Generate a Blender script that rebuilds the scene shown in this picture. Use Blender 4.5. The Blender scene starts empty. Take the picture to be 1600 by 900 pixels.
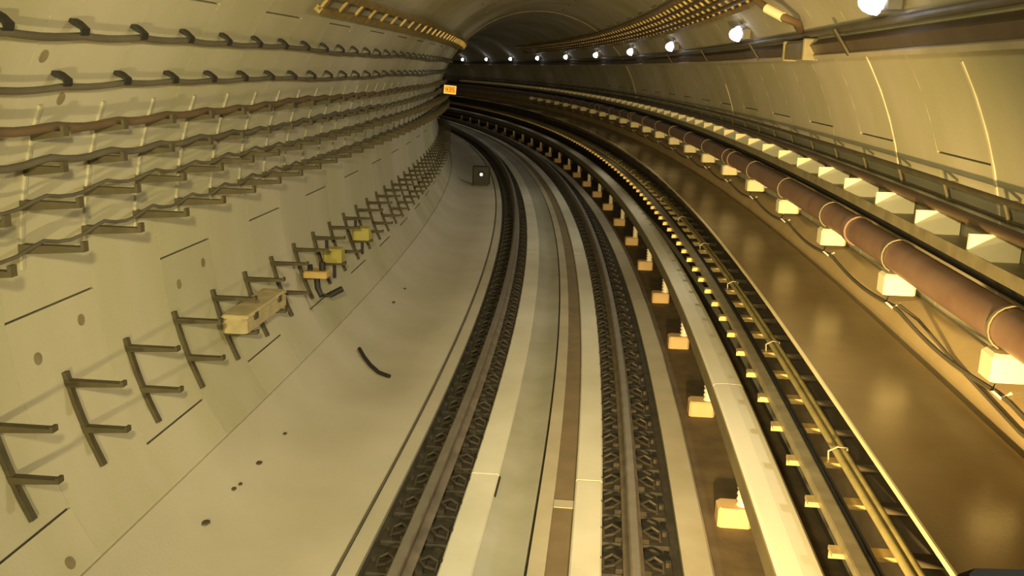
import bpy, math, random
import numpy as np
from mathutils import Vector, Matrix

random.seed(7)
scene = bpy.context.scene
COL = scene.collection

# ------------------------------------------------------------------ track alignment
K, S_ARC, L_TR = 0.00764265, 5.7797, 1.3366       # curvature, start of curve, transition length
_f = np.arange(-8.0, 95.0, 0.05)
_t = np.cumsum(K * np.clip((_f - S_ARC) / L_TR, 0, 1)) * 0.05
_i0 = int(np.argmin(abs(_f)))
_t -= _t[_i0]
_x = np.cumsum(-np.sin(_t)) * 0.05
_y = np.cumsum(np.cos(_t)) * 0.05
_x -= _x[_i0]; _y -= _y[_i0]

def frame(s):
    return (float(np.interp(s, _f, _x)), float(np.interp(s, _f, _y)), float(np.interp(s, _f, _t)))

def W(s, o, h):
    """point at chainage s, offset o to the right of the track centre, height h above rail top"""
    x, y, t = frame(s)
    return Vector((x + o * math.cos(t), y + o * math.sin(t), h))

# ------------------------------------------------------------------ camera
F_PX, PITCH, YAW, ROLL, CX, CH = 1421.57, 0.237143, 0.096928, 0.024333, 0.42915, 3.05501
cam_d = bpy.data.cameras.new('camera')
cam_d.sensor_width = 36.0
cam_d.lens = 36.0 * F_PX / 1600.0
cam_d.clip_start = 0.05
cam = bpy.data.objects.new('camera', cam_d)
COL.objects.link(cam)
r0 = Vector((math.cos(YAW), math.sin(YAW), 0))
fh = Vector((-math.sin(YAW), math.cos(YAW), 0))
zz = Vector((0, 0, 1))
fwd = math.cos(PITCH) * fh - math.sin(PITCH) * zz
up0 = math.sin(PITCH) * fh + math.cos(PITCH) * zz
right = math.cos(ROLL) * r0 + math.sin(ROLL) * up0
up = -math.sin(ROLL) * r0 + math.cos(ROLL) * up0
M = Matrix.Identity(4)
for i in range(3):
    M[i][0] = right[i]; M[i][1] = up[i]; M[i][2] = -fwd[i]
M[0][3], M[1][3], M[2][3] = CX, 0.0, CH
cam.matrix_world = M
scene.camera = cam

# ------------------------------------------------------------------ world, exposure, train headlights, added top fill
scene.view_settings.view_transform = 'Standard'
scene.view_settings.look = 'None'
scene.view_settings.gamma = 1.0
scene.view_settings.use_curve_mapping = False
scene.view_settings.exposure = -0.5
world = bpy.data.worlds.new('tunnel_air')
scene.world = world
world.use_nodes = True
world.node_tree.nodes['Background'].inputs[0].default_value = (0.9, 0.8, 0.5, 1)
world.node_tree.nodes['Background'].inputs[1].default_value = 0.012

def front_spot(name, s, o, h, energy, color, aim, size=2.4, radius=0.09):
    d = bpy.data.lights.new(name, 'SPOT')
    d.energy = energy; d.color = color; d.spot_size = size; d.spot_blend = 1.0
    d.shadow_soft_size = radius
    ob = bpy.data.objects.new(name, d)
    COL.objects.link(ob)
    p = W(s, o, h)
    ob.location = p
    ob.rotation_euler = (W(*aim) - p).to_track_quat('-Z', 'Y').to_euler()
    return ob
HEAD_L = front_spot('headlight_and_fill', 0.6, -0.85, 1.15, 850, (1.0, 0.84, 0.40), (16, -1.6, 0.4), 2.0)
HEAD_R = front_spot('headlight_and_fill', 0.6, 0.85, 1.15, 7000, (1.0, 0.67, 0.24), (15, 2.95, 1.35), 0.95)
FILL_T = front_spot('headlight_and_fill', 0.3, 0.0, 3.45, 2900, (1.0, 0.84, 0.41), (18, -0.5, -0.2), 1.35)  # high fill spot added above the cab, not a known headlight
LAMP_W = 300.0

# ------------------------------------------------------------------ materials
def mat(name, col, rough=0.7, metal=0.0, var=0.15, scale=3.0, stretch=(1, 1, 1), col2=None, bump=0.0,
        objrand=0.0, spec=0.5):
    m = bpy.data.materials.new(name)
    m.use_nodes = True
    nt = m.node_tree
    b = nt.nodes['Principled BSDF']
    b.inputs['Roughness'].default_value = rough
    b.inputs['Metallic'].default_value = metal
    b.inputs['Specular IOR Level'].default_value = spec
    geo = nt.nodes.new('ShaderNodeNewGeometry')
    mp = nt.nodes.new('ShaderNodeMapping')
    mp.inputs['Scale'].default_value = stretch
    nt.links.new(geo.outputs['Position'], mp.inputs['Vector'])
    n = nt.nodes.new('ShaderNodeTexNoise')
    n.inputs['Scale'].default_value = scale
    n.inputs['Detail'].default_value = 4.0
    nt.links.new(mp.outputs['Vector'], n.inputs['Vector'])
    mix = nt.nodes.new('ShaderNodeMix')
    mix.data_type = 'RGBA'
    if col2 is None:
        a = tuple(min(1, c * (1 + var)) for c in col)
        c2 = tuple(c * (1 - var) for c in col)
    else:
        a, c2 = col, col2
    mix.inputs[6].default_value = (*a, 1)
    mix.inputs[7].default_value = (*c2, 1)
    ramp = nt.nodes.new('ShaderNodeMapRange')
    ramp.inputs[1].default_value = 0.3; ramp.inputs[2].default_value = 0.7
    nt.links.new(n.outputs['Fac'], ramp.inputs[0])
    nt.links.new(ramp.outputs[0], mix.inputs[0])
    out = mix.outputs[2]
    if objrand:
        oi = nt.nodes.new('ShaderNodeObjectInfo')
        mr = nt.nodes.new('ShaderNodeMapRange')
        mr.inputs[3].default_value = 1 - objrand; mr.inputs[4].default_value = 1 + objrand
        nt.links.new(oi.outputs['Random'], mr.inputs[0])
        mul = nt.nodes.new('ShaderNodeVectorMath'); mul.operation = 'SCALE'
        nt.links.new(out, mul.inputs[0]); nt.links.new(mr.outputs[0], mul.inputs['Scale'])
        out = mul.outputs[0]
    nt.links.new(out, b.inputs['Base Color'])
    if bump:
        n2 = nt.nodes.new('ShaderNodeTexNoise')
        n2.inputs['Scale'].default_value = 45; n2.inputs['Detail'].default_value = 5
        nt.links.new(geo.outputs['Position'], n2.inputs['Vector'])
        bp = nt.nodes.new('ShaderNodeBump')
        bp.inputs['Strength'].default_value = bump; bp.inputs['Distance'].default_value = 0.01
        nt.links.new(n2.outputs['Fac'], bp.inputs['Height'])
        nt.links.new(bp.outputs[0], b.inputs['Normal'])
    return m

def emit(name, col, strength):
    m = bpy.data.materials.new(name); m.use_nodes = True
    b = m.node_tree.nodes['Principled BSDF']
    b.inputs['Base Color'].default_value = (*col, 1)
    b.inputs['Emission Color'].default_value = (*col, 1)
    b.inputs['Emission Strength'].default_value = strength
    return m

M_LIN = mat('lining_concrete', (0.51, 0.46, 0.37), 0.8, scale=0.9, stretch=(1, 1, 0.16), col2=(0.38, 0.36, 0.22), bump=0.12, objrand=0.06, spec=0.2)  # greenish stain streaks, strengthened to put bands of lamp light into the colour
M_MORTAR = mat('joint_mortar', (0.09, 0.08, 0.055), 0.9)
M_SEAL_AND_LIT = mat('pale_seal_and_lit_ring', (0.58, 0.50, 0.35), 0.8)  # seal mortar, also the pale band that paints a lit ring
M_BENCH = mat('bench_concrete', (0.52, 0.47, 0.37), 0.6, scale=0.9, col2=(0.42, 0.38, 0.28), bump=0.12)
M_BED = mat('grimy_bed', (0.16, 0.115, 0.06), 0.8, scale=5, col2=(0.10, 0.07, 0.04), bump=0.2)
M_TROUGH = mat('dark_trough', (0.032, 0.026, 0.016), 0.85, scale=8, var=0.4)
M_WHITE = mat('pale_plinth', (0.72, 0.69, 0.58), 0.42, scale=1.5, col2=(0.60, 0.57, 0.46), bump=0.08)
M_DRAIN = mat('drain_concrete', (0.46, 0.44, 0.36), 0.32, scale=2, col2=(0.35, 0.34, 0.25))
M_BROWN = mat('brown_duct_lid', (0.22, 0.16, 0.09), 0.6, scale=4, col2=(0.16, 0.12, 0.065))
M_SHOULDER = mat('shoulder_concrete', (0.48, 0.43, 0.32), 0.6, scale=2, col2=(0.38, 0.33, 0.23))
M_RAIL = mat('rail_steel', (0.20, 0.165, 0.125), 0.5, metal=0.35, scale=6, var=0.25)
M_RAILTOP = mat('rail_polished', (0.42, 0.39, 0.34), 0.35, metal=0.7, scale=6, var=0.1)
M_FAST = mat('fastener_iron', (0.030, 0.024, 0.015), 0.75, var=0.4, scale=10)
M_CLIP = mat('spring_clip', (0.06, 0.05, 0.035), 0.55, metal=0.3)
M_COVER = mat('cream_cover', (0.74, 0.71, 0.60), 0.45, scale=1.2, var=0.05)
M_SKIRT = mat('olive_skirt', (0.20, 0.16, 0.085), 0.6)
M_COND = mat('conductor_steel', (0.16, 0.12, 0.08), 0.5, metal=0.4)
M_TAN = mat('tan_block', (0.60, 0.42, 0.22), 0.7, var=0.1)
M_PORC = mat('porcelain', (0.80, 0.74, 0.60), 0.3, var=0.05)
M_WALK = mat('walkway_screed', (0.36, 0.26, 0.12), 0.24, scale=1.6, col2=(0.28, 0.20, 0.085), bump=0.06)
M_NOSE = mat('pale_nosing', (0.75, 0.62, 0.36), 0.5, var=0.08)
M_DECKSHADE = mat('recess_shade', (0.06, 0.045, 0.025), 0.9, var=0.3)  # shade under the walkway deck put into the colour
M_GALV = mat('galvanised', (0.46, 0.42, 0.30), 0.42, metal=0.55, scale=9, var=0.2)
M_DULL = mat('dull_brass', (0.40, 0.29, 0.11), 0.42, metal=0.5, scale=9, var=0.3)
M_GOLD = mat('brassy_steel', (0.66, 0.50, 0.22), 0.38, metal=0.6, scale=9, var=0.2)
M_TUBE = mat('tube_paint', (0.36, 0.30, 0.13), 0.5, scale=8, var=0.2)
M_OLIVE = mat('olive_steel', (0.26, 0.22, 0.125), 0.5, metal=0.25, scale=8, var=0.2)
M_POST = mat('post_paint', (0.40, 0.37, 0.27), 0.7, var=0.1)
M_BRKT = mat('bracket_steel', (0.085, 0.070, 0.036), 0.65, metal=0.2, scale=8, var=0.2)
M_CABLE = mat('cable_sheath', (0.115, 0.10, 0.07), 0.55, var=0.2)
M_CABLEB = mat('brown_sheath', (0.13, 0.085, 0.045), 0.55, var=0.2)
M_BLACK = mat('black_rubber', (0.02, 0.018, 0.014), 0.6)
M_PIPE = mat('fire_main_paint', (0.26, 0.165, 0.115), 0.5, scale=4, col2=(0.20, 0.11, 0.07))
M_PLATE = mat('cream_plate', (0.84, 0.75, 0.50), 0.5, var=0.06)
M_UPST = mat('upstand_concrete', (0.55, 0.42, 0.22), 0.65, scale=2, col2=(0.46, 0.34, 0.17), bump=0.1)
M_YEL = mat('yellow_paint', (0.40, 0.35, 0.09), 0.45, var=0.1)
M_ORN = mat('orange_paint', (0.50, 0.34, 0.12), 0.5, var=0.1)
M_CASE = mat('tan_case', (0.40, 0.33, 0.18), 0.7, var=0.2, scale=6)
M_HOUS = mat('lamp_housing', (0.14, 0.13, 0.11), 0.5)
M_BOX = mat('dark_housing', (0.03, 0.03, 0.026), 0.6)
M_DASH = mat('dash_black', (0.006, 0.006, 0.006), 0.8)
E_LAMP = emit('lamp_glow', (0.84, 0.86, 1.0), 14.0)
E_SIGN = emit('sign_face_glow', (1.0, 0.40, 0.02), 1.0)
E_SIGNHI = emit('sign_border_glow', (1.0, 0.58, 0.14), 1.2)
E_DIG = emit('sign_digit_glow', (0.55, 0.22, 0.01), 0.35)
E_DOT = emit('signal_dot_glow', (0.95, 0.97, 0.95), 1.4)

# ------------------------------------------------------------------ mesh helpers
class MB:
    def __init__(self):
        self.v = []; self.f = []
    def box(self, x0, x1, y0, y1, z0, z1):
        n = len(self.v)
        self.v += [(x, y, z) for z in (z0, z1) for y in (y0, y1) for x in (x0, x1)]
        self.f += [tuple(n + i for i in q) for q in
                   ((0, 2, 3, 1), (4, 5, 7, 6), (0, 1, 5, 4), (2, 6, 7, 3), (0, 4, 6, 2), (1, 3, 7, 5))]
        return self
    def bevbox(self, x0, x1, y0, y1, z0, z1, b):
        """box with chamfered vertical and top edges"""
        n = len(self.v)
        def ring(d, z):
            return [(x0 + b + d, y0 + d, z), (x1 - b - d, y0 + d, z), (x1 - d, y0 + b + d, z), (x1 - d, y1 - b - d, z),
                    (x1 - b - d, y1 - d, z), (x0 + b + d, y1 - d, z), (x0 + d, y1 - b - d, z), (x0 + d, y0 + b + d, z)]
        self.v += ring(0, z0) + ring(0, z1 - b) + ring(b * .8, z1)
        for k in range(2):
            for i in range(8):
                j = (i + 1) % 8
                self.f.append((n + k * 8 + i, n + k * 8 + j, n + k * 8 + 8 + j, n + k * 8 + 8 + i))
        self.f.append(tuple(n + i for i in range(7, -1, -1)))
        self.f.append(tuple(n + 16 + i for i in range(8)))
        return self
    def loft(self, rings, closed=True, caps=True):
        n = len(self.v); m = len(rings[0])
        for r in rings:
            self.v += [tuple(p) for p in r]
        for k in range(len(rings) - 1):
            for i in range(m if closed else m - 1):
                j = (i + 1) % m
                self.f.append((n + k * m + i, n + k * m + j, n + (k + 1) * m + j, n + (k + 1) * m + i))
        if caps and closed:
            self.f.append(tuple(n + i for i in range(m - 1, -1, -1)))
            self.f.append(tuple(n + (len(rings) - 1) * m + i for i in range(m)))
        return self
    def tube(self, pts, r, seg=8, caps=True):
        pts = [Vector(p) for p in pts]
        rings = []
        ref = Vector((0, 0, 1))
        for i, p in enumerate(pts):
            d = (pts[min(i + 1, len(pts) - 1)] - pts[max(i - 1, 0)]).normalized()
            if abs(d.dot(ref)) > 0.95:
                ref = Vector((1, 0, 0))
            a = d.cross(ref).normalized(); b = a.cross(d)
            rings.append([p + r * (math.cos(2 * math.pi * k / seg) * a + math.sin(2 * math.pi * k / seg) * b) for k in range(seg)])
        return self.loft(rings, True, caps)
    def cyl(self, p, q, r, seg=12, r2=None):
        p = Vector(p); q = Vector(q); d = (q - p).normalized()
        a = d.orthogonal().normalized(); b = d.cross(a)
        r2 = r if r2 is None else r2
        return self.loft([[p + r * (math.cos(2 * math.pi * k / seg) * a + math.sin(2 * math.pi * k / seg) * b) for k in range(seg)],
                          [q + r2 * (math.cos(2 * math.pi * k / seg) * a + math.sin(2 * math.pi * k / seg) * b) for k in range(seg)]])
    def sweep(self, prof, s0, s1, ds=0.6, closed=True):
        """prof: list of (offset, height), carried along the track"""
        n = max(1, int(round((s1 - s0) / ds)))
        rings = []
        for k in range(n + 1):
            s = s0 + (s1 - s0) * k / n
            rings.append([W(s, o, h) for o, h in prof])
        return self.loft(rings, closed)
    def mesh(self, name, material, smooth=False):
        me = bpy.data.meshes.new(name)
        me.from_pydata([tuple(p) for p in self.v], [], self.f)
        me.materials.append(material)
        if smooth:
            me.polygons.foreach_set('use_smooth', [True] * len(me.polygons))
            try:
                me.set_sharp_from_angle(angle=0.9)
            except Exception:
                pass
        me.update()
        # consistent outward normals
        import bmesh
        bm = bmesh.new(); bm.from_mesh(me)
        bmesh.ops.recalc_face_normals(bm, faces=bm.faces)
        bm.to_mesh(me); bm.free()
        return me

def link(name, data, parent=None, loc=None, rz=None):
    o = bpy.data.objects.new(name, data)
    COL.objects.link(o)
    if parent is not None:
        o.parent = parent
    if loc is not None:
        o.location = loc
    if rz is not None:
        o.rotation_euler = (0, 0, rz)
    return o

def part(name, mb, m, parent, smooth=False, loc=None, rz=None):
    return link(name, mb.mesh(name, m, smooth), parent, loc, rz)

def tag(o, label, cat, group=None):
    o['label'] = label; o['category'] = cat
    if group:
        o['group'] = group
    return o

def thing(name, label, cat, s=0, o=0, h=0, group=None):
    e = link(name, None, None, W(s, o, h), frame(s)[2])
    e.empty_display_size = 0.1
    return tag(e, label, cat, group)

def structure(o):
    o['kind'] = 'structure'
    return o

def put(root, s, o, h):
    root.location = W(s, o, h); root.rotation_euler = (0, 0, frame(s)[2])

def dup(root, s, o, h, label=None):
    r = root.copy(); COL.objects.link(r); put(r, s, o, h)
    if label:
        r['label'] = label
    for ch in root.children:
        c = ch.copy(); COL.objects.link(c); c.parent = r
        for g in ch.children:
            d = g.copy(); COL.objects.link(d); d.parent = c
    return r

def rep(make, spots):
    """first spot moves the prototype itself, the rest are copies"""
    p = make
    for i, sp in enumerate(spots):
        if i == 0:
            put(p, *sp)
        else:
            dup(p, *sp)

# ------------------------------------------------------------------ tunnel lining
OC, HC, RC = -0.05, 1.72, 2.87
def circ(ang, r=RC):
    a = math.radians(ang)
    return OC + r * math.cos(a), HC + r * math.sin(a)
RING, S_A = 0.93, 4.66
S_END = 74.0

def arcprof(a0, a1, r, n):
    return [circ(a0 + (a1 - a0) * i / n, r) for i in range(n + 1)]

def shell(name, a0, a1):
    n = int((a1 - a0) / 3)
    mb = MB()
    mb.sweep(arcprof(a0, a1, RC + 0.03, n) + arcprof(a1, a0, RC + 0.25, n), -1.5, S_END, 0.93)
    return structure(link(name, mb.mesh(name, M_MORTAR, True)))
wall_right = shell('wall_right', -40, 52)
ceiling = shell('ceiling', 52, 128)
wall_left = shell('wall_left', 128, 226)

def segment(parent, a0, a1, s0, s1, gl=0.007, gc=0.0015):
    """one precast lining panel with chamfered long edges"""
    da = math.degrees(gl / RC)
    n = max(2, int(math.ceil((a1 - a0) / 4.5)))
    mb = MB()
    inner = arcprof(a0 + da, a1 - da, RC, n)
    outer = arcprof(a1 - da * 1.6, a0 + da * 1.6, RC + 0.031, n)
    rings = [[W(s, o, h) for o, h in inner + outer] for s in (s0 + gc, s1 - gc)]
    mb.loft(rings)
    return part('lining_segment', mb, M_LIN, parent, True)

JA = (-40, -6, 57, 120, 183, 226)
JB = (-40, 17.2, 80, 143, 206, 226)
ring0 = -6
for k in range(60):
    s0 = S_A + RING * (ring0 + k)
    J = JA if k % 2 == 0 else JB
    for a0, a1 in zip(J[:-1], J[1:]):
        mid = (a0 + a1) / 2
        segment(wall_right if mid < 49 else ceiling if mid < 128 else wall_left, a0, a1, s0, s0 + RING)
s_far = S_A + RING * (ring0 + 60)
for par, a0, a1 in ((wall_right, -40, 57), (ceiling, 57, 143), (wall_left, 143, 226)):
    mb = MB()
    s0 = s_far
    while s0 < S_END - RING:
        mb.loft([[W(s, o, h) for o, h in arcprof(a0, a1, RC, 14) + arcprof(a1, a0, RC + 0.031, 14)] for s in (s0 + .0015, s0 + RING - .0015)])
        s0 += RING
    o = part('far_lining_segments', mb, M_LIN, par, True); o['kind'] = 'stuff'

# grout sockets in the lining
for s, a in ((4.88, -171.5), (5.38, -173.6), (4.42, -148.9), (4.75, 152.2), (5.05, 157.4), (6.75, -172), (7.24, -173.5)):
    p = W(s, *circ(a, RC + 0.004)); q = W(s, *circ(a, RC - 0.006))
    ring = part('grout_socket', MB().cyl(p, q, 0.038, 14), M_OLIVE, wall_left, True)
# pale sealing strips on right wall joints; wide last band paints a lit ring
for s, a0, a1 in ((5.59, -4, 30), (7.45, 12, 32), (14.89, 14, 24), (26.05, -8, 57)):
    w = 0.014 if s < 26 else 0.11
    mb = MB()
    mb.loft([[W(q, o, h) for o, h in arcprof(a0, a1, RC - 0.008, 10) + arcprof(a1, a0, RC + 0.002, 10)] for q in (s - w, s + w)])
    part('seal_and_lit_ring', mb, M_SEAL_AND_LIT, wall_right, True)
for par, a0, a1 in ((ceiling, 57, 128), (wall_left, 128, 150)):  # rest of the lit ring, its light put into a pale band
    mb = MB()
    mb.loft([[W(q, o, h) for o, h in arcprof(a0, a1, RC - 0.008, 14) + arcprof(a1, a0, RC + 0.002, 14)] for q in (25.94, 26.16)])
    part('seal_and_lit_ring', mb, M_SEAL_AND_LIT, par, True)

# end of the bored tunnel far round the bend
mb = MB()
mb.loft([[W(s, o, h) for o, h in arcprof(-40, 226, RC + 0.2, 40)] for s in (S_END - 0.3, S_END)])
structure(part('wall_far', mb, M_MORTAR, None))

# ------------------------------------------------------------------ floor and track bed
S0, S1 = -1.0, 72.0
floor = structure(link('floor', MB().sweep([(-2.1, -0.34), (2.35, -0.34), (1.9, -0.7), (-1.6, -0.7)], S0, S1).mesh('floor', M_TROUGH)))
def strip(name, prof, m, s0=S0, s1=S1, smooth=False):
    return part(name, MB().sweep(prof, s0, s1), m, floor, smooth)
bench = [(-1.21, -0.34), (-1.21, -0.215), (-1.22, -0.205), (-1.6, -0.215), (-1.83, -0.20), (-2.0, -0.165), (-2.14, -0.105), (-2.24, -0.03),
         (-2.34, 0.07), (-2.43, 0.17), (-2.55, 0.12), (-2.3, -0.34)]
strip('concrete_bench', bench, M_BENCH, smooth=True)
strip('edge_strip', [(-1.195, -0.34), (-1.195, -0.21), (-1.07, -0.21), (-1.07, -0.34)], M_BENCH)
strip('rail_trough', [(-1.07, -0.34), (-1.07, -0.245), (-0.53, -0.245), (-0.53, -0.34)], M_TROUGH)
strip('rail_trough', [(0.545, -0.34), (0.545, -0.245), (1.09, -0.245), (1.09, -0.34)], M_TROUGH)
joints = [S0, 6.80, 16.1, 25.4, 34.7, 44.0, 53.3, 62.6, S1]
for a, b in zip(joints[:-1], joints[1:]):
    for x0, x1 in ((-0.53, -0.30), (0.325, 0.54)):
        strip('plinth_panel', [(x0, -0.34), (x0, -0.175), (x0 + .012, -0.163), (x1 - .012, -0.163), (x1, -0.175), (x1, -0.34)],
              M_WHITE, a + 0.012, b - 0.012)
dr = [(-0.30, -0.185)] + [(-0.30 + 0.33 * i / 8, -0.185 - 0.05 * math.sin(math.pi * i / 8)) for i in range(1, 8)] + [(0.03, -0.185)]
strip('drain_channel', [(-0.30, -0.34)] + dr + [(0.03, -0.34)], M_DRAIN, smooth=True)
strip('cable_groove', [(0.03, -0.34), (0.03, -0.215), (0.05, -0.215), (0.05, -0.34)], M_TROUGH)
strip('middle_strip', [(0.05, -0.34), (0.05, -0.185), (0.165, -0.185), (0.165, -0.34)], M_SHOULDER)
strip('duct_lid', [(0.165, -0.34), (0.165, -0.205), (0.325, -0.205), (0.325, -0.34)], M_BROWN)
strip('shoulder_strip', [(1.09, -0.34), (1.09, -0.195), (1.28, -0.195), (1.30, -0.215), (1.30, -0.34)], M_SHOULDER)
strip('third_rail_bed', [(1.30, -0.34), (1.30, -0.265), (2.2, -0.265), (2.2, -0.34)], M_BED)
# pale lid piece set into the brown duct
strip('duct_lid_joint', [(0.168, -0.21), (0.168, -0.198), (0.322, -0.198), (0.322, -0.21)], M_SHOULDER, 6.38, 6.50)
strip('drain_gap', [(-0.30, -0.21), (-0.30, -0.176), (-0.285, -0.176), (-0.285, -0.21)], M_TROUGH, 6.45, 6.8)

# thin cable lying along the bench edge
o = link('edge_cable', MB().tube([W(s, -1.205, -0.196) for s in np.arange(S0, 40, 0.5)], 0.011, 6).mesh('edge_cable', M_CABLE, True))
tag(o, 'thin dark cable lying along the left bench edge beside the rail', 'cable')

# ------------------------------------------------------------------ running rails
RAIL_H = -0.245
def rail_prof(c):
    h = [(-.07, -.165), (.07, -.165), (.07, -.153), (.02, -.135), (.0095, -.11), (.0095, -.05), (.035, -.036), (.036, -.012),
         (.026, 0), (-.026, 0), (-.036, -.012), (-.035, -.036), (-.0095, -.05), (-.0095, -.11), (-.02, -.135), (-.07, -.153)]
    return [(c + a, b) for a, b in h]
f_plate = MB().bevbox(-0.27, 0.27, -0.11, 0.11, 0, 0.045, 0.012).box(-0.12, 0.12, -0.09, 0.09, 0.04, 0.08).mesh('baseplate', M_FAST)
def clip_mesh(sd):
    pts = [(sd * x, y, z) for x, y, z in ((.20, -.05, .05), (.20, .04, .075), (.14, .06, .10), (.085, .0, .098), (.13, -.06, .09), (.19, -.03, .055))]
    return MB().tube(pts, 0.011, 6).mesh('spring_clip', M_CLIP, True)
clips = [clip_mesh(1), clip_mesh(-1)]
bolt_mesh = MB().cyl((0, 0, 0), (0, 0, 0.035), 0.022, 6).mesh('anchor_bolt', M_CLIP)
for c, lab in ((-0.7525, 'steel running rail beside the left bench, with dark baseplates'),
               (0.7525, 'steel running rail beside the cream third rail cover, with dark baseplates')):
    rail = link('running_rail', MB().sweep(rail_prof(c), S0, S1, 0.5).mesh('running_rail', M_RAIL, True))
    tag(rail, lab, 'rail')
    part('running_surface', MB().sweep([(c - .024, -.002), (c + .024, -.002), (c + .024, .0012), (c - .024, .0012)], S0, S1, 0.5), M_RAILTOP, rail)
    k = 0
    s = -0.5 + (0.0 if c < 0 else 0.2)
    while s < 60:
        x, y, t = frame(s)
        b = link('baseplate', f_plate, rail, W(s, c, RAIL_H), t)
        if 3.2 < s < 20:
            for sd in (0, 1):
                link('spring_clip', clips[sd], b)
            for bx in (-0.235, 0.235):
                link('anchor_bolt', bolt_mesh, b, (bx, 0.05, 0.045))
        s += 0.42

# ------------------------------------------------------------------ third rail
tr = thing('third_rail', 'conductor rail under a long cream cover board on tan insulator blocks', 'third rail')
tr.location = (0, 0, 0); tr.rotation_euler = (0, 0, 0)
cs = [S0, 3.3, 7.62, 12.0, 16.4, 20.8, 25.2, 29.6, 34, 38.4, 42.8, 47.2, 51.6, 56, 60.4, 64.8, S1]
for a, b in zip(cs[:-1], cs[1:]):
    prof = [(1.468, 0.415), (1.485, 0.43), (1.60, 0.438), (1.71, 0.43), (1.728, 0.415), (1.728, 0.30), (1.716, 0.30), (1.716, 0.405),
            (1.70, 0.418), (1.49, 0.418), (1.48, 0.405), (1.468, 0.405)]
    part('cover_board', MB().sweep(prof, a + .006, b - .006), M_COVER, tr)
part('cover_skirt', MB().sweep([(1.462, 0.40), (1.478, 0.408), (1.478, 0.26), (1.462, 0.26)], S0, S1), M_SKIRT, tr)
part('conductor_bar', MB().sweep([(1.55, .12), (1.65, .12), (1.65, .135), (1.61, .16), (1.61, .22), (1.645, .24), (1.645, .285), (1.555, .285),
                                  (1.555, .24), (1.59, .22), (1.59, .16), (1.55, .135)], S0, S1), M_COND, tr)
blk = MB().bevbox(-0.125, 0.125, -0.10, 0.10, 0, 0.15, 0.02).mesh('insulator_block', M_TAN)
pm = MB()
for i in range(5):
    pm.cyl((0, 0, .15 + i * .045), (0, 0, .15 + i * .045 + .03), 0.055, 12, 0.045)
    pm.cyl((0, 0, .15 + i * .045 + .03), (0, 0, .15 + (i + 1) * .045), 0.035, 12)
pm = pm.mesh('insulator_post', M_PORC, True)
brk = MB().tube([(0.115, 0, .05), (0.16, 0, .18), (0.17, 0, .42), (0.16, 0, .60), (0.12, 0, .676)], 0.012, 8).mesh('cover_bracket', M_SKIRT, True)
s = 6.46 - 2.24 * 3
while s < 58:
    x, y, t = frame(s)
    b = link('insulator_block', blk, tr, W(s, 1.53, -0.265), t)
    link('insulator_post', pm, b, (0.07, 0, 0))
    link('cover_bracket', brk, b, (0.0, 0.05, 0))
    s += 2.24

# ------------------------------------------------------------------ raised walkway
ww = thing('walkway', 'raised brown walkway with pale nosing running along the right wall', 'walkway')
ww.location = (0, 0, 0); ww.rotation_euler = (0, 0, 0)
part('deck', MB().sweep([(1.86, 1.165), (1.86, 1.196), (2.575, 1.225), (2.575, 1.165)], S0, S1), M_WALK, ww)
part('edge_nosing', MB().sweep([(1.845, 1.175), (1.845, 1.192), (1.850, 1.197), (1.860, 1.198), (1.860, 1.175)], S0, S1), M_NOSE, ww)
part('support_wall', MB().sweep([(2.20, -0.265), (2.20, 1.165), (2.30, 1.165), (2.30, -0.265)], S0, S1), M_DECKSHADE, ww)
part('gap_strip', MB().sweep([(2.575, 1.08), (2.575, 1.12), (2.622, 1.12), (2.622, 1.08)], S0, S1), M_TROUGH, ww)
part('upstand', MB().sweep([(2.622, 1.10), (2.622, 1.26), (2.66, 1.36), (2.78, 1.48), (2.80, 1.48), (2.745, 1.10)], S0, S1), M_UPST, ww)
brm = MB().loft([[(2.22 - 2.2, y, 1.13 - 1.2), (1.90 - 2.2, y, 1.13 - 1.2), (1.90 - 2.2, y, 1.10 - 1.2), (2.22 - 2.2, y, 0.92 - 1.2)] for y in (-.02, .02)]).mesh('deck_bracket', M_DECKSHADE)
s = 1.4
while s < 40:
    link('deck_bracket', brm, ww, W(s, 2.2, 1.2), frame(s)[2]); s += 1.12

# cable ladder under the walkway edge
cl = thing('cable_ladder', 'galvanised cable ladder under the walkway edge with flat arms and cables', 'cable ladder')
cl.location = (0, 0, 0); cl.rotation_euler = (0, 0, 0)
part('side_rail', MB().sweep([(1.70, 0.745), (1.70, 0.785), (1.71, 0.79), (1.775, 0.79), (1.785, 0.785), (1.785, 0.745)], S0, S1), M_OLIVE, cl)
for oo in (1.945, 1.99):
    part('tube_rail', MB().tube([W(s, oo, 0.795) for s in np.arange(S0, S1, 0.7)], 0.023, 8), M_TUBE, cl, True)
arm = MB().box(-0.55, -0.19, -0.045, 0.045, -0.022, 0.0).box(-0.55, -0.19, 0.018, 0.028, -0.06, -0.02).mesh('arm', M_GOLD)
stub = MB().box(-0.19, 0.0, -0.03, 0.03, -0.05, -0.004).mesh('stub', M_DECKSHADE)
tie = MB().tube([(x, 0, z) for x, z in ((-.305, .0), (-.31, .06), (-.26, .09), (-.20, .085), (-.185, .0))], 0.006, 5).mesh('tie', M_GALV, True)
s = 4.28 - 0.56 * 6; k = 0
while s < 62:
    a = link('arm', arm, cl, W(s, 2.20, 0.745), frame(s)[2])
    link('stub', stub, a)
    if s < 26:
        if k % 4 == 0:
            link('tie', tie, a)
    s += 0.56; k += 1
for j, (oo, hh) in enumerate(((1.808, 0.757), (1.835, 0.757))):
    c = link('ladder_cable', MB().tube([W(s, oo, hh) for s in np.arange(S0, 60, 0.7)], 0.0125, 6).mesh('ladder_cable', M_BLACK, True))
    tag(c, 'black cable lying on the ladder arms under the walkway edge', 'cable', 'black cables on the ladder arms')

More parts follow.
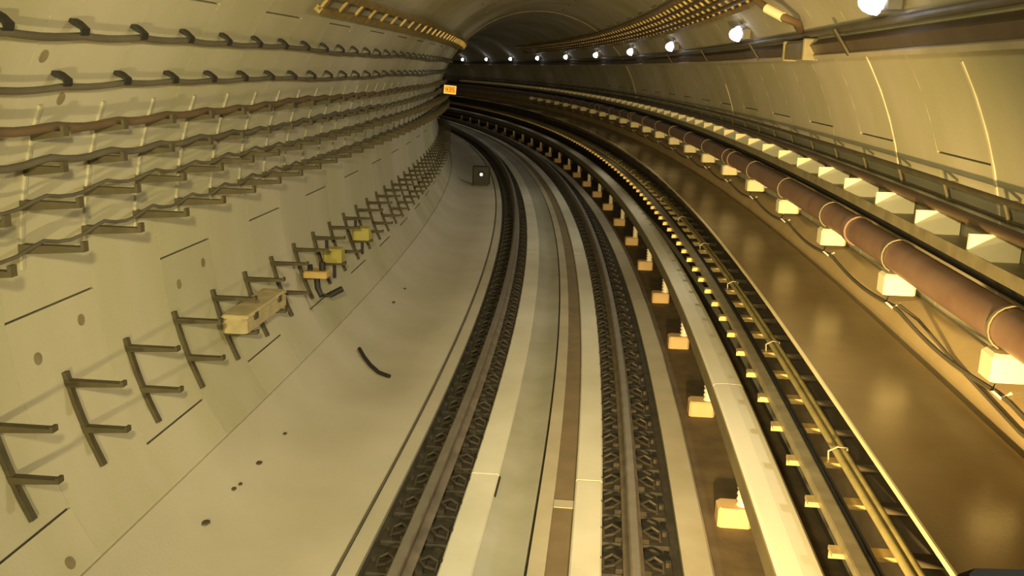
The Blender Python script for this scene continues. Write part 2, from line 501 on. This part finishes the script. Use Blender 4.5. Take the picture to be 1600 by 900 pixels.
# ------------------------------------------------------------------ fire main on the right wall
PO, PH, PR = 2.50, 1.845, 0.108
def pipe_pts(o, h, a=S0, b=S1, d=0.5):
    return [W(s, o, h) for s in np.arange(a, b, d)]
pipe = link('fire_main', MB().tube(pipe_pts(PO, PH), PR, 20).mesh('fire_main', M_PIPE, True))
tag(pipe, 'thick brown red fire main pipe running along the right wall above the walkway', 'pipe')
for s in (1.6, 7.5, 13.4, 19.3, 25.2, 31.1):
    ring = MB().tube([W(s - .05, PO, PH), W(s + .05, PO, PH)], PR + 0.014, 20)
    part('coupling', ring, M_PIPE, pipe, True)
sup = thing('pipe_support', 'cream saddle bracket carrying the fire main on the right wall', 'bracket', group='saddle brackets under the fire main')
part('saddle_block', MB().bevbox(-0.10, 0.12, -0.09, 0.09, -0.26, -0.115, 0.02), M_PLATE, sup)
part('wall_arm', MB().box(0.05, 0.312, -0.03, 0.03, -0.22, -0.16), M_GALV, sup)
cp = [( (PR + .006) * math.cos(a), (PR + .006) * math.sin(a)) for a in np.linspace(-0.35 * math.pi, 1.35 * math.pi, 18)]
co = [( (PR + .014) * math.cos(a), (PR + .014) * math.sin(a)) for a in np.linspace(1.35 * math.pi, -0.35 * math.pi, 18)]
part('clamp_band', MB().loft([[(x, y, z) for x, z in cp + co] for y in (-.012, .012)]), M_OLIVE, sup, True)
part('hook', MB().tube([(-.02, .0, -.25), (-.05, 0, -.33), (0.0, 0, -.37), (.05, 0, -.34)], 0.009, 6), M_PORC, sup, True)
rep(sup, [(s, PO, PH) for s in np.arange(4.62 - 1.83 * 2, 46, 1.83)])
pts = []
for s in np.arange(S0, 45, 0.15):
    u = ((s - 4.62) / 1.83) % 1.0
    pts.append(W(s, PO + 0.02, PH - 0.362 - 0.055 * math.sin(math.pi * u)))
c = link('hanging_cable', MB().tube(pts, 0.014, 6).mesh('hanging_cable', M_CABLE, True))
tag(c, 'dark cable sagging between hooks under the fire main', 'cable')
pts = [(1.0, 2.66, 1.44), (3.0, 2.628, 1.34), (4.6, 2.615, 1.30), (5.6, 2.632, 1.36), (6.2, 2.60, 1.46), (6.45, 2.54, 1.50)]
c = link('loose_cable', MB().tube([W(*p) for p in pts], 0.011, 6).mesh('loose_cable', M_CABLE, True))
tag(c, 'thin loose cable drooping to the upstand below the fire main', 'cable')

c = link('black_tube', MB().tube(pipe_pts(2.60, 1.985), 0.048, 10).mesh('black_tube', M_BLACK, True))  # black tube added for the dark band above the pipe
tag(c, 'thick black tube running along the right wall just above the fire main', 'cable')
# cable tray with cream divider plates above the fire main
ty = thing('cable_tray', 'olive wall tray with cream divider plates above the fire main', 'cable tray')
ty.location = (0, 0, 0); ty.rotation_euler = (0, 0, 0)
part('tray_floor', MB().sweep([(2.47, 2.045), (2.47, 2.12), (2.48, 2.12), (2.48, 2.06), (2.79, 2.06), (2.79, 2.045)], S0, S1), M_OLIVE, ty)
pl = MB().box(0.0, 0.285, -0.012, 0.012, 0.0, 0.155).mesh('divider_plate', M_PLATE)
s = 5.26 - 0.90 * 6
while s < 62:
    link('divider_plate', pl, ty, W(s, 2.482, 2.06), frame(s)[2]); s += 0.90
for oo, hh, rr in ((2.60, 2.24, 0.024), (2.66, 2.24, 0.024)):
    c = link('tray_cable', MB().tube(pipe_pts(oo, hh, S0, 64), rr, 8).mesh('tray_cable', M_CABLEB, True))
    tag(c, 'brown cable resting on the cream plates of the wall tray', 'cable', 'brown cables on the plates of the wall tray')
# double guard rail on the wall above it
hr = thing('wall_rail', 'dark double rail on short posts fixed to the right wall above the tray', 'rail')
hr.location = (0, 0, 0); hr.rotation_euler = (0, 0, 0)
part('top_bar', MB().tube(pipe_pts(2.63, 2.405, S0, 66), 0.019, 8), M_BRKT, hr, True)
part('lower_bar', MB().tube(pipe_pts(2.675, 2.295, S0, 66), 0.011, 6), M_BRKT, hr, True)
po = MB().tube([(0, 0, 0), (0.04, 0, -0.11), (0.075, 0, -0.115)], 0.011, 6).mesh('post', M_BRKT, True)
st = MB().box(0.0, 0.085, -0.012, 0.012, -0.01, 0.01).mesh('stand_off', M_BRKT)
s = 4.3 - 0.93 * 4
while s < 45:
    q = link('post', po, hr, W(s, 2.63, 2.40), frame(s)[2])
    link('stand_off', st, q)
    s += 0.93

# ------------------------------------------------------------------ lamps and their conduit
lt = thing('lamp_conduit', 'brown channel tray carrying the lamp wiring along the upper right wall', 'conduit')
lt.location = (0, 0, 0); lt.rotation_euler = (0, 0, 0)
a1 = circ(33.2, RC - 0.10); a2 = circ(35.1, RC - 0.10); a3 = circ(35.1, RC + 0.0); a4 = circ(33.2, RC + 0.0)
part('channel', MB().sweep([a1, a2, a3, a4], 2.0, 66), M_COND, lt)
b1 = circ(32.4, RC - 0.12); b2 = circ(33.2, RC - 0.12); b3 = circ(33.2, RC + 0.0); b4 = circ(32.4, RC + 0.0)
part('lower_flange', MB().sweep([b1, b2, b3, b4], 2.0, 66), M_SHOULDER, lt)
cb = circ(36.6, RC - 0.035)
c = link('lamp_cable', MB().tube(pipe_pts(cb[0], cb[1], S0, 66), 0.028, 8).mesh('lamp_cable', M_CABLE, True))
tag(c, 'dark cable running along the right wall just above the lamp conduit', 'cable')
# clamps
for s in np.arange(3.7, 24, 3.72):
    k0 = MB().sweep([circ(32.8, RC - .125), circ(37.6, RC - .125), circ(37.6, RC - .108), circ(32.8, RC - .108)], s - .025, s + .025)
    part('strap', k0, M_BRKT, lt)
jb = thing('junction_box', 'grey green junction box beside the lamp conduit on the right wall', 'box', 9.0, *circ(34.4, RC - 0.10))
part('body', MB().bevbox(-0.06, 0.06, -0.42, 0.42, -0.085, 0.075, 0.02), M_OLIVE, jb)
for y in (-0.43, 0.43):
    part('end_flange', MB().bevbox(-0.075, 0.07, y - .02, y + .02, -0.10, 0.09, 0.01), M_OLIVE, jb)

lamp = thing('tunnel_lamp', 'bright white bulkhead lamp on the right wall above the conduit', 'lamp', group='row of white lamps on the right wall')
part('housing', MB().bevbox(0.0, 0.12, -0.13, 0.13, -0.045, 0.085, 0.02), M_HOUS, lamp)
lens = MB()
rings = []
for i in range(7):
    a = math.pi * i / 6
    x = -0.12 * math.sin(a)
    rings.append([(x * math.cos(b) - 0.005, -0.13 * math.cos(a), 0.01 + 0.085 * math.sin(a) * math.sin(b)) if True else 0 for b in np.linspace(-math.pi / 2, math.pi / 2, 9)])
lens.loft(rings, False)
part('lens', lens, E_LAMP, lamp, True)
part('visor', MB().box(-0.05, 0.02, -0.14, 0.14, 0.10, 0.106), M_HOUS, lamp)
part('wall_tongue', MB().box(0.04, 0.11, -0.04, 0.04, 0.085, 0.12), M_HOUS, lamp)
ld = bpy.data.lights.new('lamp_light', 'SPOT'); ld.energy = LAMP_W; ld.color = (1.0, 0.93, 0.70); ld.shadow_soft_size = 0.08
ld.spot_size = 2.25; ld.spot_blend = 1.0
lo_ = link('lamp_light', ld, lamp, (-0.15, 0, 0.0))
lo_.rotation_euler = Vector((-1, 0, -0.95)).to_track_quat('-Z', 'Y').to_euler()
lo, lh = circ(40.2, RC - 0.12)
rep(lamp, [(s, lo, lh) for s in (0.3, 6.0, 11.32, 17.4, 23.0, 29.1, 35.2, 41.5, 47.8, 53.7, 59.6, 65.5)])
dim = ld.copy(); dim.energy = LAMP_W * 0.3          # the lamps round the bend give less light
for ob in COL.objects:
    if ob.type == 'LIGHT' and ob.data == ld and ob.parent.location.y > 26:
        ob.data = dim

# ------------------------------------------------------------------ overhead ladders
def ladder(name, label, angs, s0, s1, m, step, lift=0.12, cables=()):
    t = thing(name, label, 'cable ladder')
    t.location = (0, 0, 0); t.rotation_euler = (0, 0, 0)
    for a in (angs[0], angs[-1]):
        p = [circ(a - .6, RC - lift), circ(a + .6, RC - lift), circ(a + .6, RC - lift + .06), circ(a - .6, RC - lift + .06)]
        part('side_rail', MB().sweep(p, s0, s1), m, t)
    s = s0
    while s < s1:
        mb = MB().sweep([circ(angs[0], RC - lift + .01), circ(angs[-1], RC - lift + .01), circ(angs[-1], RC - lift + .035), circ(angs[0], RC - lift + .035)], s, s + 0.07, 0.07)
        r = part('rung', mb, m, t)
        if (int(round((s - s0) / step)) % 3) == 0:
            am = (angs[0] + angs[-1]) / 2
            part('hanger', MB().cyl(W(s + .03, *circ(am, RC - lift + .03)), W(s + .03, *circ(am, RC + 0.005)), 0.012, 6), M_BRKT, r)
        s += step
    return t
ladder('overhead_ladder', 'brassy cable ladder hung under the vault on the right side above the lamps', (46.5, 55.5), 9.2, 44, M_DULL, 0.46)
for a in (48.5, 50.5, 53):
    co_, ch_ = circ(a, RC - 0.135)
    c = link('overhead_cable', MB().tube(pipe_pts(co_, ch_, 9.0, 44), 0.022, 6).mesh('overhead_cable', M_CABLEB, True))
    tag(c, 'brown cable on the overhead ladder above the lamps', 'cable', 'brown cables on the overhead ladder')
ladder('overhead_ladder', 'narrow brassy cable ladder high on the left wall above the clipped cables', (135.6, 139.4), 8.3, 40, M_DULL, 0.62, 0.12)
# cable loop turning off the end of the ladder
pts = [circ(52, RC - .14), circ(49, RC - .17), circ(45.5, RC - .20), circ(42.5, RC - .17), circ(40, RC - .10), circ(38, RC - .05)]
pts = [W(s, *p) for s, p in zip((9.2, 8.85, 8.6, 8.45, 8.5, 8.8), pts)]
c = link('cable_loop', MB().tube(pts, 0.035, 8).mesh('cable_loop', M_CABLEB, True))
tag(c, 'thick brown cable looping from the overhead ladder down to the lamp conduit', 'cable')
part('tie_band', MB().cyl(pts[2], pts[3], 0.042, 10), M_PLATE, c, True)

# ------------------------------------------------------------------ left wall cables
def wall_cable(ang, r, m, label, clips=None, sag=0.0, s1=66, clear=0.07, step=0.655, ph=4.22, droop=0.0):
    pts = []
    for s in np.arange(S0, s1, 0.131):
        u = ((s - ph) / step) % 1.0
        o, h = circ(ang, RC - clear)
        h -= sag * math.sin(math.pi * u) ** 1 + 0.012 * math.sin(s * 0.9 + ang) + 0.006 * math.sin(s * 2.3 + ang)
        pts.append(W(s, o, h))
    c = link('wall_cable', MB().tube(pts, r, 8).mesh('wall_cable', m, True))
    tag(c, label, 'cable')
    if clips:
        k = ph - step * 6
        while k < 34:
            if k > S0 + .2:
                link('cable_clip', clips, c, W(k, *circ(ang, RC)), frame(k)[2])
            k += step
    return c
def clip_for(ang):
    er = (math.cos(math.radians(ang)), math.sin(math.radians(ang)))
    et = (-er[1], er[0])
    def P(rad, tan):
        return (-er[0] * rad - et[0] * tan, -er[1] * rad - et[1] * tan)
    # strap from the wall over the cable, with a proud bolt head above
    mb = MB()
    prof = [P(0, .05), P(.03, .052), P(.085, .04), P(.095, .012), P(.092, -.004), P(.086, -.004), P(.088, .014), P(.075, .028), P(0, .026)]
    mb.loft([[(x, y, z) for x, z in prof] for y in (-.04, .04)])
    return mb.mesh('cable_clip', M_BLACK)
wall_cable(148.5, 0.021, M_CABLE, 'topmost grey cable held by black clips on the left wall', clip_for(148.5), 0.012)
wall_cable(154.9, 0.019, M_CABLE, 'second clipped grey cable on the left wall, below the topmost one', clip_for(154.9), 0.012, ph=4.26)
wall_cable(159.4, 0.026, M_CABLEB, 'thick brown cable on the highest arms of the left wall brackets', None, 0.02, clear=0.11, ph=4.86)
wall_cable(163.8, 0.022, M_CABLE, 'grey cable on the second arms of the left wall brackets', None, 0.03, clear=0.12, ph=4.86)
wall_cable(168.0, 0.012, M_CABLE, 'thin cable slung along the third arms of the left wall brackets', None, 0.045, clear=0.12, ph=4.86)
wall_cable(173.3, 0.012, M_CABLE, 'thin cable slung along the lowest arms of the left wall brackets', None, 0.055, clear=0.12, ph=4.86)

# multi-arm brackets carrying them
def wall_post(a0, a1, n=8, th=0.018, w=0.014):
    mb = MB()
    o0, h0 = circ(180)
    pr = arcprof(a0, a1, RC - th, n) + arcprof(a1, a0, RC + 0.001, n)
    mb.loft([[(o - o0, y, h) for o, h in pr] for y in (-w, w)])
    return mb
O180 = circ(180)[0]
def arm_at(h, length, thick=0.042, tip=0.03):
    """horizontal arm from the wall with an upturned tip"""
    a = math.asin(max(-1, min(1, (h - HC) / RC)))
    x0 = OC - RC * math.cos(a) - O180
    mb = MB()
    mb.loft([[(x0 - .001, y, h - thick * 1.4), (x0 + length, y, h - thick * .7), (x0 + length, y, h + tip), (x0 + length - .02, y, h + tip), (x0 + length - .02, y, h), (x0 - .001, y, h)] for y in (-.026, .026)])
    return mb
br = thing('cable_bracket', 'dark four armed cable bracket bolted to the left wall under the clipped cables', 'bracket', group='four armed brackets along the left wall')
part('wall_post', wall_post(158, 177.5), M_POST, br, True)
for h, L in ((2.655, 0.20), (2.455, 0.24), (2.255, 0.36), (2.0, 0.40)):
    part('arm', arm_at(h, L), M_BRKT, br)
rep(br, [(s, O180, 0) for s in np.arange(4.86 - 0.655 * 6, 36, 0.655)])
lb = thing('low_bracket', 'dark two armed bracket bolted low on the left wall', 'bracket', group='two armed brackets low on the left wall')
part('wall_post', wall_post(191.5, 204.5, th=0.03, w=0.022), M_BRKT, lb, True)
for h, L in ((1.10, 0.39), (0.80, 0.31)):
    part('arm', arm_at(h, L, 0.032, 0.012), M_BRKT, lb)
rep(lb, [(s, O180, 0) for s in np.arange(5.08 - 0.735 * 6, 36, 0.735)])

for ob in list(COL.objects):
    if ob.name.startswith('low_bracket'):
        for k, lab in ((3, 'dark two armed low bracket carrying the near end of the tan case'), (4, 'dark two armed low bracket carrying the far end of the tan case'),
                       (6, 'dark two armed low bracket under the orange clamp box'), (7, 'dark two armed low bracket under the first yellow box'),
                       (9, 'dark two armed low bracket under the second yellow box')):
            if (ob.location - W(5.08 + 0.735 * k, O180, 0)).length < 0.05:
                ob['label'] = lab
# equipment sitting on the low brackets
def on_arm(s, x, h):
    return s, x, h
t = thing('equipment_case', 'long tan equipment case resting across the low wall bracket arms', 'case', 7.70, -2.63, 0.802)
part('body', MB().bevbox(-0.11, 0.11, -0.52, 0.52, 0, 0.13, 0.03), M_CASE, t)
part('lid', MB().bevbox(-0.12, 0.12, -0.50, 0.50, 0.125, 0.155, 0.015), M_CASE, t)
for y in (-0.3, 0.3):
    part('latch', MB().box(0.108, 0.124, y - .04, y + .04, 0.08, 0.14), M_BRKT, t)
for s, lab in ((10.27, 'yellow junction box on a low wall bracket beside the orange clamp box'),
               (11.74, 'yellow junction box on a low wall bracket farther along than its twin')):
    t = thing('yellow_box', lab, 'box', s, -2.61, 0.802)
    part('body', MB().bevbox(-0.11, 0.11, -0.10, 0.10, 0, 0.16, 0.02), M_YEL, t)
    part('cover', MB().box(-0.085, 0.085, -0.108, -0.10, 0.03, 0.13), M_YEL, t)
    part('drop_stem', MB().box(-0.015, 0.015, -0.02, 0.02, -0.20, 0.0), M_BLACK, t)
    part('upper_stem', MB().box(-0.10, -0.07, -0.02, 0.02, 0.15, 0.245), M_BLACK, t)
t = thing('clamp_box', 'orange topped clamp box with black hose on a low wall bracket', 'box', 9.45, -2.58, 0.802)
part('body', MB().bevbox(-0.13, 0.13, -0.10, 0.10, 0.0, 0.07, 0.015), M_ORN, t)
part('knob', MB().cyl((-.07, -.02, .065), (-.07, -.02, .13), 0.028, 10), M_BLACK, t, True)
part('knob', MB().cyl((.06, 0, .065), (.06, 0, .16), 0.035, 10), M_BLACK, t, True)
part('hose', MB().tube([(0.0, -.02, 0.0), (0.01, -.03, -.12), (0.05, -.04, -.20), (0.14, -.02, -.20), (0.26, .06, -.14)], 0.034, 8), M_BLACK, t, True)

# small things on the bench
pts = [W(9.62, -2.17, -0.05), W(9.48, -2.08, -0.105), W(9.34, -1.98, -0.145), W(9.2, -1.86, -0.175), W(9.12, -1.72, -0.19)]
c = link('hose_piece', MB().tube(pts, 0.022, 8).mesh('hose_piece', M_BLACK, True))
tag(c, 'short bent black hose piece lying on the concrete bench below the low brackets', 'hose')
def lump(r, seed):
    rnd = random.Random(seed)
    mb = MB(); rings = []
    for i in range(5):
        a = math.pi * (i + .15) / 4.3
        rings.append([(r * math.sin(a) * math.cos(b) * rnd.uniform(.8, 1.2), r * 1.3 * math.sin(a) * math.sin(b) * rnd.uniform(.8, 1.2), r * .7 * (1 - math.cos(a)) * .5) for b in np.linspace(0, 2 * math.pi, 8)[:-1]])
    return mb.loft(rings)
for i, (s, o, h, r) in enumerate(((5.50, -2.20, -0.065, .032), (6.02, -2.21, -0.058, .024), (6.12, -2.20, -0.065, .02), (6.5, -2.20, -0.065, .028),
                                  (7.12, -2.20, -0.065, .022), (11.76, -2.20, -0.065, .03), (12.6, -2.19, -0.07, .026))):
    d = link('debris_lump', lump(r, i).mesh('debris_lump', M_BRKT), None, W(s, o, h), frame(s)[2])
    tag(d, 'small dark lump of debris in the gutter at the foot of the left wall', 'debris', 'debris lumps along the foot of the left wall')

# ------------------------------------------------------------------ wayside signal and number sign
t = thing('wayside_signal', 'dark square wayside signal with a white light on the left bench', 'signal', 25.9, -1.58, -0.215)
part('base', MB().bevbox(-0.20, 0.20, -0.12, 0.12, 0, 0.05, 0.01), M_BRKT, t)
part('housing', MB().bevbox(-0.245, 0.245, -0.10, 0.12, 0.05, 0.56, 0.03), M_BOX, t)
part('hood', MB().loft([[(0.10 * math.cos(a), y, 0.33 + 0.10 * math.sin(a)) for a in np.linspace(0, math.pi, 10)] +
                        [(0.09 * math.cos(a), y, 0.33 + 0.09 * math.sin(a)) for a in np.linspace(math.pi, 0, 10)] for y in (-0.20, -0.09)]), M_BLACK, t, True)
part('lens', MB().cyl((0, -0.115, 0.33), (0, -0.095, 0.33), 0.045, 16), E_DOT, t, True)

sg = thing('number_sign', 'glowing orange number sign plate on the left wall at the bend', 'sign', 24.3, -2.44, 2.47)
sg.rotation_euler[1] = 0.08
part('plate', MB().box(-0.17, 0.17, -0.012, 0.012, -0.12, 0.12), M_BRKT, sg)
part('border', MB().box(-0.158, 0.158, -0.016, -0.012, -0.108, 0.108), E_SIGNHI, sg)
part('face', MB().box(-0.135, 0.135, -0.019, -0.016, -0.085, 0.085), E_SIGN, sg)
part('stay', MB().box(-0.42, -0.16, 0.0, 0.02, -0.02, 0.02), M_BRKT, sg)
SEG = {'4': 'bcfg', '3': 'abcdg', '5': 'acdfg'}
for i, ch in enumerate('435'):
    cx = -0.085 + i * 0.085; w, hh, tk = 0.024, 0.05, 0.008
    mb = MB()
    bars = {'a': (cx - w, cx + w, hh - tk, hh + tk), 'g': (cx - w, cx + w, -tk, tk), 'd': (cx - w, cx + w, -hh - tk, -hh + tk),
            'f': (cx - w - tk, cx - w + tk, 0, hh), 'b': (cx + w - tk, cx + w + tk, 0, hh),
            'e': (cx - w - tk, cx - w + tk, -hh, 0), 'c': (cx + w - tk, cx + w + tk, -hh, 0)}
    for sname in SEG[ch]:
        x0, x1, z0, z1 = bars[sname]
        mb.box(x0, x1, -0.0215, -0.019, z0, z1)
    part('digit', mb, E_DIG, sg)

# ------------------------------------------------------------------ corner of the train's dashboard
dq = link('dashboard_hood', None, None)
dq.location = Vector((CX, 0, CH)) + 0.9 * (fwd + right * (682 / F_PX) - up * (429 / F_PX))
dq.rotation_euler = (0, 0, YAW)
tag(dq, 'black corner of the train dashboard below the windscreen', 'dashboard')
part('hood', MB().bevbox(0.0, 0.40, -0.25, 0.0, -0.4, 0.0, 0.012), M_DASH, dq)
part('ledge', MB().bevbox(0.02, 0.38, -0.2, -0.15, -0.1, 0.004, 0.002), M_BLACK, dq)
